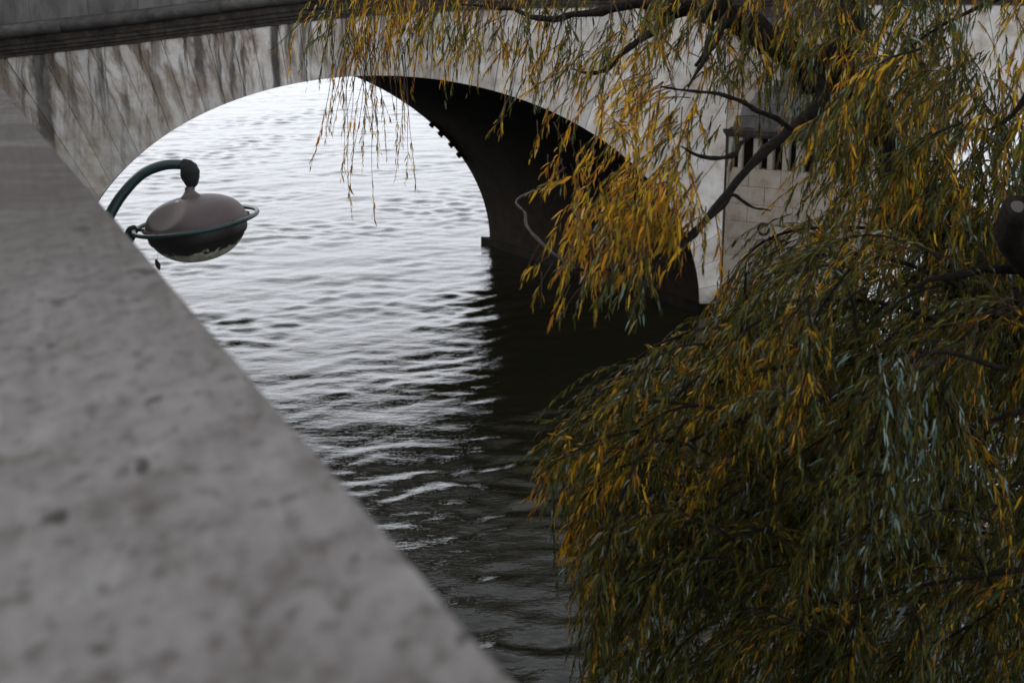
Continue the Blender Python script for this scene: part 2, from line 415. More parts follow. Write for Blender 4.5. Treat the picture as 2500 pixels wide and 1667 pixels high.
# lower quay under the willow and the lamp
cs = [along(-6, .0), along(11.6, .0), np.array([3.0, 11.4]), np.array([14.0, 11.0]), np.array([14.0, -6.0])]
v = [(*p, 1.2) for p in cs] + [(*p, -1.2) for p in cs]; n = len(cs)
f = [tuple(reversed(range(n))), tuple(range(n, 2 * n))] + [(i, (i + 1) % n, n + (i + 1) % n, n + i) for i in range(n)]
tag(pyd('lower_quay', v, f, M['paving']), 'low stone quay at the water under the willow', 'quay', kind='structure')

# ------------------------------------------------------------------ bridge
YF = 33.318; A, B, ZS = 7.614, 5.511, .11
ARCH = [-3.083, 16.0]
SKEW = np.array([-math.sin(R(33.1)), math.cos(R(33.1))]) * 9.5
cs_ = np.array([-22, -15, -11.8, -9.2, -6.65, -4.3, -2.0, 0, 5, 10, 16, 27]); cz_ = np.array([5.45, 5.7, 6.01, 6.29, 6.60, 6.90, 7.05, 7.13, 7.20, 7.22, 7.15, 6.8])
def zc(s):
    t = np.asarray(s, float)
    return sum(np.interp(t + d, cs_, cz_) * k for d, k in ((-1.0, .2), (-.5, .2), (0, .2), (.5, .2), (1.0, .2)))
bridge = tag(empty('stone_bridge', (0, YF, 0)), 'old stained limestone bridge with a wide rounded arch over the river', 'bridge')
XL, XR = -16.0, 25.0
def earc(cx, t): return np.array([cx + A * math.cos(t), ZS + B * math.sin(t)])

# vault, far wall and core
def core():
    s = []; z = []
    def run(a, b, n): return list(np.linspace(a, b, n))
    s.append(XL); z.append(-1.2)
    for cx in ARCH:
        s.append(cx - A); z.append(-1.2)
        for t in np.linspace(math.pi, 0, 61): p = earc(cx, t); s.append(p[0]); z.append(p[1])
        s.append(cx + A); z.append(-1.2)
    s.append(XR); z.append(-1.2)
    s = np.array(s); z = np.array(z); zt = zc(s) + .4
    n = len(s); y0 = YF + .10
    v = []
    for i in range(n):
        v += [(s[i], y0, z[i]), (s[i], y0, zt[i]), (s[i] + SKEW[0], y0 + SKEW[1], z[i]), (s[i] + SKEW[0], y0 + SKEW[1], zt[i])]
    inn = []; outr = []
    for i in range(n - 1):
        a, b = 4 * i, 4 * i + 4
        inn.append((a, a + 2, b + 2, b))
        outr.append((a + 1, b + 1, b + 3, a + 3))
        if abs(s[i + 1] - s[i]) > 1e-6:
            outr.append((a, b, b + 1, a + 1)); outr.append((a + 2, a + 3, b + 3, b + 2))
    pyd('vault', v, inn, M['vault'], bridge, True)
    pyd('bridge_core', v, outr, M['joint'], bridge)
core()

# long radial stones between the arch and the cornice
def radial_dir(cx, p):
    d = p - np.array([cx, -11.0]); d /= np.linalg.norm(d)
    if p[1] < 3.0:
        k = (3.0 - p[1]) / 3.0; h = np.array([math.copysign(1, p[0] - cx), .06]); d = d * (1 - k) + h * k; d /= np.linalg.norm(d)
    return d
def shoot(p, d, sl, sr):                # to the cornice line or to the vertical side
    best = 1e9; side = None
    if d[0] < -1e-6 and (sl - p[0]) / d[0] > 0: best = (sl - p[0]) / d[0]; side = 'l'
    if d[0] > 1e-6 and (sr - p[0]) / d[0] > 0: best = (sr - p[0]) / d[0]; side = 'r'
    lo, hi = 0., best if best < 1e8 else 12.
    q = p + d * hi
    if q[1] > zc(q[0]):
        for _ in range(40):
            m = (lo + hi) / 2; q = p + d * m
            if q[1] > zc(q[0]): hi = m
            else: lo = m
        return p + d * lo, 'top'
    return q, side
def arch_stones(cx, sl, sr, seed):
    g = random.Random(seed)
    # cut the arc at equal lengths with a little unevenness
    tt = np.linspace(0, math.pi, 1200); pts = np.stack([cx + A * np.cos(tt), ZS + B * np.sin(tt)], 1)
    ln = np.concatenate([[0], np.cumsum(np.linalg.norm(np.diff(pts, axis=0), axis=1))])
    N = 43; cut = [0]
    for i in range(1, N): cut.append((i + g.uniform(-.13, .13)) / N)
    cut.append(1); cut = np.array(cut) * ln[-1]
    ts = np.interp(cut, ln, tt)
    for i in range(N):
        t0, t1 = ts[i] + .0008, ts[i + 1] - .0008
        arc = [earc(cx, t0 + (t1 - t0) * k / 4) for k in range(5)]
        q0, s0 = shoot(arc[0], radial_dir(cx, arc[0]), sl, sr); q1, s1 = shoot(arc[-1], radial_dir(cx, arc[-1]), sl, sr)
        poly = list(arc) + [q1]
        if s0 != s1:
            side = s0 if s0 in 'lr' else s1
            x = sl if side == 'l' else sr
            poly.append(np.array([x, float(zc(x))]))
        elif s0 == 'top':
            for k in (2, 1):
                m = q1 + (q0 - q1) * (3 - k) / 3; poly.append(np.array([m[0], float(zc(m[0]))]))
        poly.append(q0)
        poly = [np.array([p[0], p[1]]) for p in poly]
        c = sum(poly) / len(poly)
        # gap to the neighbours
        pr = g.uniform(-.006, .006)
        v, f = prism(ccw(poly), YF + pr, YF + .22, .005)
        pyd('voussoir', v, f, M['face'], bridge)
arch_stones(ARCH[0], XL, 5.0, 3)
arch_stones(ARCH[1], 8.05, 25.0, 4)

# cornice, roll moulding and parapet, in blocks
def swept(prof, sa, sb, n=5):           # prof: (proud of the wall, height above the cornice line), closed
    v = []; f = []; m = len(prof)
    for k in range(n):
        s = sa + (sb - sa) * k / (n - 1); z0 = float(zc(s))
        for (o_, h) in prof: v.append((s, YF - o_, z0 + h))
    for k in range(n - 1):
        for i in range(m):
            j = (i + 1) % m; f.append((k * m + i, (k + 1) * m + i, (k + 1) * m + j, k * m + j))
    f.append(tuple(range(m))); f.append(tuple(reversed(range((n - 1) * m, n * m))))
    return v, f
low = [(-.3, .004), (.045, .004), (.05, .09), (.10, .095), (.105, .15), (.15, .17), (.155, .24), (.20, .28), (.215, .36), (.225, .43), (-.3, .43)]
tor = [(-.3, .434), (.27, .434)] + [(.28 + .20 * math.sin(a), .434 + .152 - .152 * math.cos(a)) for a in np.linspace(.25, math.pi - .1, 9)] + [(.2, .742), (-.3, .742)]
ral = [(-.25, .746), (.12, .746), (.13, 1.62), (-.25, 1.62)]
cap = [(-.32, 1.624), (.2, 1.624), (.2, 1.78), (.12, 1.84), (-.24, 1.84), (-.32, 1.78)]
for prof, nm, mt, L in ((low, 'cornice_block', 'cornice', 1.55), (tor, 'roll_moulding', 'torus', 1.9), (ral, 'parapet_block', 'rail', 1.25), (cap, 'parapet_cap', 'rail', 1.9)):
    s = XL
    while s < XR - .3:
        e = min(XR, s + L * random.uniform(.85, 1.15)); d = random.uniform(-.006, .006)
        v, f = swept([(a + d, h) for a, h in prof], s + .004, e - .004)
        pyd(nm, v, f, M[mt], bridge, nm == 'roll_moulding'); s = e
# deck
v = []
for s in np.linspace(XL, XR, 30):
    z0 = float(zc(s)) + .72; v += [(s, YF + .28, z0), (s + SKEW[0], YF + SKEW[1] + .1, z0)]
pyd('deck', v, [(2 * i, 2 * i + 2, 2 * i + 3, 2 * i + 1) for i in range(29)], M['paving'], bridge)

# small stones that stick out of the far edge of the vault
for (px, py) in ((1057, 303), (1078, 325), (1103, 352), (1121, 377)):
    yb = YF + SKEW[1] + .1
    p = onY(px, py, yb); k = random.uniform(.8, 1.15)
    t = math.atan2((p[2] - ZS) / B, (p[0] - SKEW[0] - ARCH[0]) / A); q = earc(ARCH[0], t) + np.array([SKEW[0], 0])
    nrm = np.array([math.cos(t) / A, math.sin(t) / B]); nrm /= np.linalg.norm(nrm); tg = np.array([-nrm[1], nrm[0]])
    poly = [q + nrm * .1 + tg * .085 * k, q + nrm * .1 - tg * .085 * k, q - nrm * .075 * k - tg * .085 * k, q - nrm * .075 * k + tg * .085 * k]
    v, f = prism(ccw(poly), yb - .22, yb + .1, .01); pyd('corbel', v, f, M['soot_shade'], bridge)

# pier: footing, cutwater of coursed blocks, fluted frieze, ledge and stepped cap
pier = empty('pier', (6.5, YF, 0)); pier.parent = bridge; pier.matrix_parent_inverse = Matrix.Translation(-Vector((0, YF, 0)))
def skewbox(x0, x1, z0, z1, name, mat, ex=.12):
    y0 = YF - .05; y1 = YF + SKEW[1] + .25
    k0 = (y0 - YF) / SKEW[1] * SKEW[0]; k1 = (y1 - YF) / SKEW[1] * SKEW[0]
    v = [(x0 + k0, y0, z0), (x1 + k0, y0, z0), (x1 + k1, y1, z0), (x0 + k1, y1, z0), (x0 + k0, y0, z1), (x1 + k0, y0, z1), (x1 + k1, y1, z1), (x0 + k1, y1, z1)]
    f = [(3, 2, 1, 0), (4, 5, 6, 7), (0, 1, 5, 4), (1, 2, 6, 5), (2, 3, 7, 6), (3, 0, 4, 7)]
    return pyd(name, v, f, M[mat], pier)
skewbox(4.53 - .10, 8.39 + .10, -1.2, .20, 'footing', 'soot_shade')
PL = [np.array(p) for p in ((5.05, YF), (5.7, 32.96), (6.4, 32.56), (7.1, 32.16), (7.62, 31.90), (7.95, 31.88), (8.15, 32.1), (8.27, 32.6), (8.27, YF))]
PC = np.array([6.75, YF])
def plan(off):                           # the pier's plan grown outwards by off
    o_ = []
    for i, p in enumerate(PL):
        if i == 0: o_.append(p + np.array([-off, 0])); continue
        if i == len(PL) - 1: o_.append(p + np.array([off, 0])); continue
        a, b = PL[i - 1], PL[i + 1]; e = (b - a) / np.linalg.norm(b - a); o_.append(p + np.array([e[1], -e[0]]) * off)
    return o_
def slab(off, z0, z1, name, mat, parent, off1=None):
    p0 = plan(off) + [np.array([PL[-1][0] + off, YF + .2]), np.array([PL[0][0] - off, YF + .2])]
    o1 = off if off1 is None else off1
    p1 = plan(o1) + [np.array([PL[-1][0] + o1, YF + .2]), np.array([PL[0][0] - o1, YF + .2])]
    n = len(p0); v = [(*p, z0) for p in p0] + [(*p, z1) for p in p1]
    f = [tuple(reversed(range(n))), tuple(range(n, 2 * n))] + [(i, (i + 1) % n, n + (i + 1) % n, n + i) for i in range(n)]
    return pyd(name, v, f, M[mat], parent)
Z1, Z2, Z3 = 3.51, 4.23, 4.45
slab(-.05, -1.2, Z1 - .01, 'cutwater_core', 'redjoint', pier)
slab(.07, -1.2, .16, 'plinth', 'ashlar', pier)
def wall_point(u):                       # arc length along the left and front faces of the plan
    P = PL; L = 0
    for a, b in zip(P[:-1], P[1:]):
        l = np.linalg.norm(b - a)
        if u <= L + l + 1e-9: e = (b - a) / l; return a + e * (u - L), np.array([e[1], -e[0]])
        L += l
    e = (P[-1] - P[-2]); e /= np.linalg.norm(e); return P[-1], np.array([e[1], -e[0]])
UL = sum(np.linalg.norm(b - a) for a, b in zip(PL[:-1], PL[1:]))
def curved_block(u0, u1, z0, z1, d0, d1, name, mat, parent, n=4):
    v = []; m = n + 1
    for z in (z0, z1):
        for dd in (d1, d0):
            for k in range(m):
                p, nn = wall_point(u0 + (u1 - u0) * k / n); q = p + nn * dd; v.append((q[0], min(q[1], YF + .1), z))
    f = []
    for k in range(n):
        f.append((k, k + 1, 2 * m + k + 1, 2 * m + k)); f.append((2 * m + k, 2 * m + k + 1, 3 * m + k + 1, 3 * m + k)); f.append((m + k + 1, m + k, k, k + 1)[::-1])
        f.append((m + k + 1, m + k, 3 * m + k, 3 * m + k + 1))
    f.append((0, 2 * m, 3 * m, m)); f.append((n, m + n, 3 * m + n, 2 * m + n))
    return pyd(name, v, f, M[mat], parent)
zs = list(np.linspace(.163, Z1, 9))
for r in range(8):
    u = 0.0; st = .55 if r % 2 else .95
    while u < UL - .05:
        e = min(UL, u + st); st = random.uniform(.78, 1.15)
        if UL - e < .3: e = UL
        curved_block(u + .006, e - .006, zs[r] + .005, zs[r + 1] - .005, -.08, random.uniform(-.006, .006), 'ashlar_block', 'ashlar', pier); u = e
slab(-.20, Z1, Z2, 'frieze_back', 'soot_shade', pier)  # recess backs: the shade of the slots is put into the near-black colour
u = .02
gaps = [.15, .27, .2, .24, .18, .26, .22, .2, .24]; k = 0
while u < UL - .1:
    wd = [.10, .09, .15, .12, .14, .17, .13][k % 7]
    curved_block(u, min(UL, u + wd), Z1 + .003, Z2 - .003, -.22, -.01, 'fluting_block', 'ashlar', pier, 2)
    u += wd + gaps[k % len(gaps)]; k += 1
slab(.05, Z2, Z2 + .07, 'ledge', 'cornice', pier, .09)
slab(.11, Z2 + .072, Z3 - .05, 'ledge', 'cornice', pier, .13)
slab(.06, Z3 - .048, Z3, 'ledge', 'cornice', pier, .0)
zz = Z3 + .002; off = -.04
for k in range(7):                       # each course of the stepped cap steps back
    h = .27; slab(off, zz, zz + h - .012, 'cap_course', 'rail' if k % 3 else 'torus', pier, off - .05); zz += h; off -= .13
# pilaster that rises from the cap to the cornice
zz = 4.4; r = 0
while zz < 6.7:
    h = .46; cut = [5.005, 5.9 if r % 2 else 6.5, 7.2 if r % 2 else 7.6, 8.045]
    for a, b_ in zip(cut[:-1], cut[1:]):
        pr = random.uniform(-.006, .006); z1 = min(zz + h, 7.19)
        v, f = prism(ccw([(a + .004, zz), (b_ - .004, zz), (b_ - .004, z1 - .008), (a + .004, z1 - .008)]), YF - .03 + pr, YF + .2, .008)
        pyd('ashlar_block', v, f, M['ashlar'], pier)
    zz += h; r += 1
v, f = prism(ccw([(4.96, 6.70), (8.09, 6.70), (8.09, 6.93), (4.96, 6.93)]), YF - .14, YF + .2, .012); pyd('pilaster_band', v, f, M['torus'], pier)
v, f = prism(ccw([(5.0, 6.932), (8.05, 6.932), (8.05, 7.18), (5.0, 7.18)]), YF - .05, YF + .2, .012); pyd('ashlar_block', v, f, M['cornice'], pier)
# flat strip of the wall between arch and cutwater is closed by the arch stones; iron ring on the cutwater
p, nn = wall_point(.98); c = np.array([p[0], p[1], 2.12]) + np.array([nn[0], nn[1], 0]) * .03
a = np.linspace(0, 2 * np.pi, 17); e = np.array([nn[1] * -1, nn[0], 0])
v, f = tube(np.array([c + .13 * (math.cos(t) * e + math.sin(t) * np.array([0, 0, 1])) for t in a]), np.full(17, .03), 6, cap=False)
pyd('mooring_ring', v, f, M['black'], pier, True)

# ------------------------------------------------------------------ street lamp
D = 7.73; hc = at(478, 541, D)           # centre of the head at its rim
PX = D / F                                # metres per photograph pixel at the lamp
lamp = empty('street_lamp', (-2.33, 7.53, 1.2))
tag(lamp, 'green iron quay lamp with curved arm and dented brownish oval head', 'lamp')
tilt = Matrix.Translation(Vector(hc)) @ Matrix.Rotation(R(-8), 4, 'Y') @ Matrix.Rotation(R(1), 4, 'X')
def lpart(name, v, f, mat, smooth=True, world=False):
    me = bpy.data.meshes.new(name); me.from_pydata([tuple(map(float, p)) for p in v], [], f); me.update()
    o_ = link(name, me, mat, None, smooth); o_.parent = lamp
    o_.matrix_parent_inverse = Matrix.Translation(-Vector(lamp.location))
    if not world: o_.matrix_basis = tilt
    return o_
RH = .272
prof = [(RH + .004, -.006), (RH + .006, .004)]
for a in np.linspace(.04, math.pi / 2 - .12, 22): prof.append((RH * math.cos(a) ** .82, -.002 + .140 * math.sin(a)))
prof.append((.03, .142))
v, f = lathe(prof, 72); v = np.array(v)
# the dent on the side of the dome
dc = np.array([-.105, -.165, .075]); dr = np.linalg.norm((v - dc) * np.array([1, 1, 1.5]), axis=1)
push = np.clip(1 - (dr / .125) ** 2, 0, 1) ** 1.3
v[:, :2] *= (1 - .13 * push)[:, None]; v[:, 2] -= .026 * push
lpart('lamp_dome', v, f, M['dome'])
prof = [(RH * .985, -.008), (RH * 1.0, -.03), (RH * .985, -.07), (RH * .96, -.085), (RH * .93, -.088)]
for a in np.linspace(.40, math.pi / 2, 14): prof.append((max(.002, RH * .985 * math.cos(a) ** .9), -.02 - .195 * math.sin(a)))
v, f = lathe(prof, 64); lpart('lamp_bowl', v, f, M['bowl'])
a = np.linspace(0, 2 * np.pi, 65)
v, f = tube(np.array([(.335 * math.cos(t), .335 * math.sin(t), .0) for t in a]), np.full(65, .0118), 10, cap=False)
ring = lpart('guard_ring', v, f, M['teal'])
for q in (R(95), R(275), R(0), R(180)):
    v, f = tube(np.array([(RH * .97 * math.cos(q), RH * .97 * math.sin(q), -.012), (.33 * math.cos(q), .33 * math.sin(q), -.002)]), np.array([.008, .008]), 6)
    lpart('ring_stay', v, f, M['black'])
v, f = lathe([(.056, .128), (.052, .142), (.036, .157), (.024, .172), (.022, .19)], 24); lpart('collar', v, f, M['dome'])
v, f = lathe([(RH + .012, -.016), (RH + .016, -.010), (RH + .016, -.002), (RH + .010, .003)], 64); lpart('rim', v, f, M['dome'])
for q in range(8):
    a_ = q * math.pi / 4 + .2; v, f = lathe([(.0, .006), (.006, .005), (.007, -.012), (.0, -.013)], 8)
    v = [(x + (RH + .014) * math.cos(a_), y + (RH + .014) * math.sin(a_), z) for x, y, z in v]; lpart('bolt', v, f, M['black'])
g = np.random.default_rng(8); v = [(-.058, -.075, .139)]; f = []
for k in range(14): t = k / 14 * 6.283; rr = g.uniform(.7, 1.25); v.append((-.058 + .021 * rr * math.cos(t), -.075 + .013 * rr * math.sin(t), .1275 + .004 * math.sin(t)))
lpart('bird_dropping', v, [(0, k + 1, (k + 1) % 14 + 1) for k in range(14)], M['white'])
# the arm, traced in the plane of the lamp
arm = [(205, 760), (208, 690), (228, 606), (268, 525), (300, 474), (345, 427), (395, 405), (440, 402), (458, 408)]
Pw = np.array([at(x, y, D) for x, y in arm]); Pw[:2] = [(-2.33, 7.53, 6.2), (-2.33, 7.53, 6.72)]
path, rad = catmull(Pw, [.036, .034, .032, .030, .029, .028, .028, .027, .027], 6)
v, f = tube(path, rad, 12); lpart('arm', v, f, M['teal'], True, True)
kn = [(442, 398), (456, 408), (464, 424), (467, 442), (466, 458), (467, 470)]
path, rad = catmull([at(x, y, D) for x, y in kn], [.029, .045, .052, .042, .023, .018], 4)
v, f = tube(path, rad, 12, .10, seed=3); lpart('taped_joint', v, f, M['black'], True, True)
st = [(334, 557), (322, 566), (314, 584), (302, 608), (262, 690), (208, 800)]
Pw = [at(x, y, D) for x, y in st]; Pw[-1] = np.array([-2.33, 7.53, 6.25])
path, rad = catmull(Pw, [.020, .033, .030, .016, .014, .014], 5); v, f = tube(path, rad, 10, .05, seed=5); lpart('brace', v, f, M['black'], True, True)
v, f = lathe([(.16, 0), (.16, .06), (.11, .1), (.10, .7), (.115, .72), (.115, .78), (.075, .86), (.055, 2.6), (.045, 5.1), (.04, 5.25), (.0, 5.26)], 20)
v = [(x - 2.33, y + 7.53, z + 1.2) for x, y, z in v]; lpart('pole', v, f, M['teal'], True, True)
# a dry leaf on a thread under the bowl
dl = at(385, 645, D); root = at(385, 612, D)
o = empty('dry_leaf', tuple(dl)); tag(o, 'small dead brown leaf dangling on a thread below the lamp', 'dry leaf')
v, f = tube(np.array([root, dl]), np.array([.0008, .0008]), 4); pyd('thread', v, f, M['dry'], o)
g = np.random.default_rng(2); v = []; f = []
for i, (h, r_) in enumerate(((.03, .002), (.018, .012), (.0, .016), (-.016, .011), (-.034, .002))):
    for k in range(7): q = k / 7 * 6.283; rr = r_ * (1 + g.uniform(-.3, .3)); v.append(dl + np.array([rr * math.cos(q) + h * -.25, rr * .6 * math.sin(q), h]))
    if i:
        for k in range(7): f.append(((i - 1) * 7 + k, (i - 1) * 7 + (k + 1) % 7, i * 7 + (k + 1) % 7, i * 7 + k))
pyd('leaf_blade', v, f, M['dry'], o, True)

# ------------------------------------------------------------------ willow
BASE = np.array([4.5, 7.7, 1.2])
tree = tag(empty('willow_tree', tuple(BASE)), 'weeping willow with yellow and green hanging foliage over the water', 'tree')
def limb(pts, name, mat='bark', n=6, sides=9, rough=.09, seed=1):
    P = [np.array(p[:3]) if len(p) == 4 else at(p[0], p[1], p[2]) for p in [(*q[0], q[1]) if isinstance(q[0], (tuple, list, np.ndarray)) else q for q in pts]]
    return P
def branch(px, rad, name='branch', mat='bark', n=6, sides=8, rough=.09, seed=1, world_first=None):
    P = [at(*p) for p in px]
    if world_first is not None: P = [np.array(w_, float) for w_ in world_first] + P
    path, r_ = catmull(P, rad, n)
    g_ = np.random.default_rng(100 + seed); J = np.zeros_like(path); kn_ = g_.normal(0, 1, (len(path) // 3 + 3, 3))
    for a_ in range(3): J[:, a_] = np.interp(np.arange(len(path)) / 3, np.arange(len(kn_)), kn_[:, a_])
    J[:2] = 0; path = path + J * np.maximum(r_, .008)[:, None] * .42
    r_ = r_ * (1 + .22 * np.clip(g_.normal(0, .6, len(r_)), -.6, 1.6))
    v, f = tube(path, r_, sides, rough, seed=seed)
    pyd(name, v, f, M[mat], tree, True); return path
trunkP = [BASE + np.array([.05, 0, -.15]), BASE + np.array([0, 0, .5]), BASE + np.array([-.25, .02, 2.0]), BASE + np.array([-.8, .0, 3.8])]
branch([(2370, 640, 8.0), (2240, 490, 8.0), (2130, 330, 7.95), (2050, 215, 7.9)], [.42, .33, .27, .24, .16, .125, .115, .11], 'trunk', sides=14, world_first=trunkP, rough=.06)
branch([(2060, 225, 7.9), (1990, 165, 7.9), (1890, 100, 7.9), (1790, 45, 7.95), (1680, 12, 8.0), (1560, -10, 8.1), (1380, -50, 8.3)], [.105, .095, .085, .078, .066, .05, .03], 'limb', seed=2)
branch([(2075, 240, 7.9), (2045, 120, 7.9), (2075, -40, 7.8), (2100, -300, 7.8), (2040, -700, 7.9)], [.09, .085, .08, .07, .05], 'limb', seed=3)
branch([(2010, 190, 7.85), (1995, 250, 7.6), (1925, 330, 7.3), (1840, 400, 7.0), (1760, 490, 6.8), (1690, 570, 6.6), (1620, 632, 6.5), (1540, 655, 6.4), (1470, 660, 6.4), (1400, 655, 6.4)],
       [.042, .034, .028, .024, .021, .018, .011, .0085, .0075, .007], 'branch', seed=4, rough=.12)
branch([(1405, 656, 6.4), (1360, 628, 6.4), (1310, 585, 6.4), (1284, 545, 6.4), (1280, 518, 6.4), (1260, 492, 6.4), (1285, 472, 6.4), (1345, 455, 6.4)], [.006, .006, .0065, .007, .0055, .0045, .0038, .002], 'bare_branch', 'dead', seed=5, rough=.2, n=3)
branch([(1500, 700, 6.4), (1480, 590, 6.35), (1420, 545, 6.3), (1396, 500, 6.3)], [.003, .004, .0035, .002], 'bare_branch', 'dead', seed=6)
branch([(1640, 40, 8.0), (1555, 105, 8.0), (1490, 160, 8.0), (1440, 178, 8.0), (1395, 168, 8.0)], [.03, .018, .014, .011, .006], seed=7)
branch([(1640, 10, 8.05), (1520, 20, 8.1), (1400, 45, 8.2), (1300, 38, 8.3), (1200, 18, 8.4), (1120, 12, 8.5)], [.04, .024, .02, .016, .012, .006], seed=8)
branch([(1380, -50, 8.3), (1240, -75, 8.7), (1100, -55, 9.1), (960, -45, 9.4), (820, -20, 9.6), (790, 5, 9.7)], [.03, .026, .022, .018, .012, .006], 'limb', seed=9)
branch([(1700, 20, 7.9), (1735, 75, 7.8), (1720, 140, 7.6), (1680, 210, 7.4)], [.03, .02, .014, .006], seed=10)
branch([(1790, 45, 7.9), (1740, 110, 7.7), (1700, 160, 7.6)], [.03, .018, .008], seed=11)
branch([(1940, 320, 7.3), (1850, 270, 7.1), (1780, 235, 7.0), (1700, 225, 6.9), (1610, 215, 6.8)], [.014, .012, .011, .008, .004], seed=12)
branch([(1830, 335, 7.0), (1790, 375, 6.8), (1720, 385, 6.7), (1660, 355, 6.6)], [.010, .012, .010, .004], seed=13)
branch([(1690, 570, 6.6), (1770, 500, 6.7), (1790, 475, 6.7), (1840, 505, 6.7), (1885, 515, 6.7)], [.008, .009, .009, .006, .003], seed=14)
branch([(2560, 120, 7.2), (2480, 270, 7.3), (2405, 325, 7.3)], [.03, .014, .005], seed=15)
branch([(2560, -40, 7.4), (2340, 40, 7.5), (2200, 130, 7.6)], [.02, .012, .004], seed=16)
# stub of a sawn limb at the right edge
P = [BASE + np.array([-.3, -.05, 2.6]), at(2600, 760, 7.2), at(2520, 640, 6.7), at(2470, 570, 6.45), at(2484, 505, 6.2)]
path, r_ = catmull(P, [.12, .10, .085, .078, .06], 6); v, f = tube(path, r_, 12, .07, seed=17); stub = pyd('sawn_limb', v, f, M['bark'], tree, True)
e = path[-1] - path[-2]; e /= np.linalg.norm(e); s1 = np.cross(e, [0, 0, 1]); s1 /= np.linalg.norm(s1); s2 = np.cross(e, s1); r0 = .028
v = [path[-1] + e * .004 + s1 * .0] + [path[-1] + e * .002 + r0 * (math.cos(t) * s1 + math.sin(t) * s2) * random.uniform(.9, 1.1) for t in np.linspace(0, 6.283, 13)[:-1]]
o = pyd('cut_face', v, [(0, i, i % 12 + 1) for i in range(1, 13)], M['cutwood'], tree)
branch([(2520, 655, 7.0), (2400, 660, 7.0), (2310, 675, 6.9), (2230, 700, 6.8)], [.03, .022, .018, .008], seed=18)

# arching boughs of the lower mass: (pixel path, depth, radius)
arcs = [
 ([(2330, 620), (2130, 560), (1960, 560), (1850, 600), (1780, 690), (1755, 770)], 7.9, 70, .12),
 ([(2380, 720), (2200, 640), (2020, 620), (1880, 670), (1790, 760), (1720, 800)], 7.3, 80, .14),
 ([(2380, 820), (2150, 740), (1900, 740), (1720, 800), (1600, 845), (1520, 910), (1480, 980)], 7.6, 60, .12),
 ([(2300, 860), (2050, 880), (1850, 905), (1720, 945), (1600, 1000), (1480, 1020), (1400, 1040), (1360, 1090)], 7.0, 90, .40),
 ([(2350, 960), (2100, 960), (1880, 1000), (1720, 1060), (1590, 1130), (1510, 1220), (1470, 1330)], 6.8, 80, .30),
 ([(2450, 900), (2300, 860), (2200, 900), (2150, 1000), (2120, 1150)], 6.3, 60, .15),
 ([(2500, 1000), (2250, 1080), (2000, 1120), (1780, 1180), (1600, 1290), (1500, 1400)], 7.0, 60, .10),
 ([(2500, 780), (2430, 760), (2300, 900), (2350, 1100)], 6.6, 70, .2),
 ([(2560, 1150), (2350, 1230), (2100, 1280), (1850, 1350), (1650, 1450)], 7.0, 50, .08),
 ([(2560, 1380), (2300, 1420), (2050, 1480), (1850, 1560)], 6.8, 60, .15),
 ([(1640, 1330), (1560, 1350), (1500, 1400), (1460, 1500)], 7.2, 50, .4),
]
OUT = np.array([(1880, 500), (1830, 560), (1770, 620), (1745, 700), (1700, 775), (1560, 815), (1450, 890), (1365, 960), (1290, 1030), (1240, 1110), (1250, 1220), (1330, 1310), (1385, 1420), (1375, 1700), (1375, 3000)], float)
strands = []            # root, first direction, length, colour weights, bare fraction, leaf scale
def wdir(dx, dy, dz=0.0): # photograph direction to the world (right, up) with a little depth
    v = np.array([dx, dz, -dy]); return v / np.linalg.norm(v)
for ai, (pxs, d, n, yl) in enumerate(arcs):
    P, r_ = catmull([at(x, y, d) for x, y in pxs], list(np.linspace(.013, .0035, len(pxs))), 8)
    v, f = tube(P, r_, 6, .1, seed=30 + ai); pyd('branch', v, f, M['bark'], tree, True)
    for k in range(n):
        i = int(rng.uniform(.08, 1) * (len(P) - 1)); i = min(i, len(P) - 2); T = P[i + 1] - P[i]; T /= np.linalg.norm(T)
        p = P[i] + rng.normal(0, .035, 3)
        d0 = T * rng.uniform(.25, 1.0) + np.array([rng.normal(0, .45), rng.normal(0, .6), rng.uniform(-.5, .35)])
        strands.append((p, d0 / np.linalg.norm(d0), rng.uniform(.28, 1.0), yl + rng.normal(0, .14), rng.choice([0, 0, .15]), .88))
def inpoly(poly, n):
    poly = np.array(poly, float); lo, hi = poly.min(0), poly.max(0); o_ = []
    while len(o_) < n:
        p = rng.uniform(lo, hi); c = False; j = len(poly) - 1
        for i in range(len(poly)):
            if (poly[i][1] > p[1]) != (poly[j][1] > p[1]) and p[0] < (poly[j][0] - poly[i][0]) * (p[1] - poly[i][1]) / (poly[j][1] - poly[i][1]) + poly[i][0]: c = not c
            j = i
        if c: o_.append(p)
    return o_
def region(poly, n, d0, d1, l0, l1, yl, dirs=(0, 1), spread=.5, bare=(0,), ls=1.0, cl=3):
    for p in inpoly(poly, max(1, int(round(n / cl)))):        # sprays: a few twigs that leave one point together
        d = rng.uniform(d0, d1); base = np.array([dirs[0] + rng.normal(0, spread), dirs[1] + rng.normal(0, spread * .6), rng.normal(0, .4)])
        y_ = yl + rng.normal(0, .22 if cl <= 3 else .07); L0 = rng.uniform(l0, l1); P0 = at(p[0], p[1], d)
        for k in range(cl):
            a = base + rng.normal(0, .26, 3); a = wdir(a[0], a[1], a[2])
            L = L0 * rng.uniform(.6, 1.15) * d / F
            strands.append((P0 + rng.normal(0, .035 if cl > 3 else .06, 3), a, L, y_ + rng.normal(0, .08), rng.choice(bare), ls))
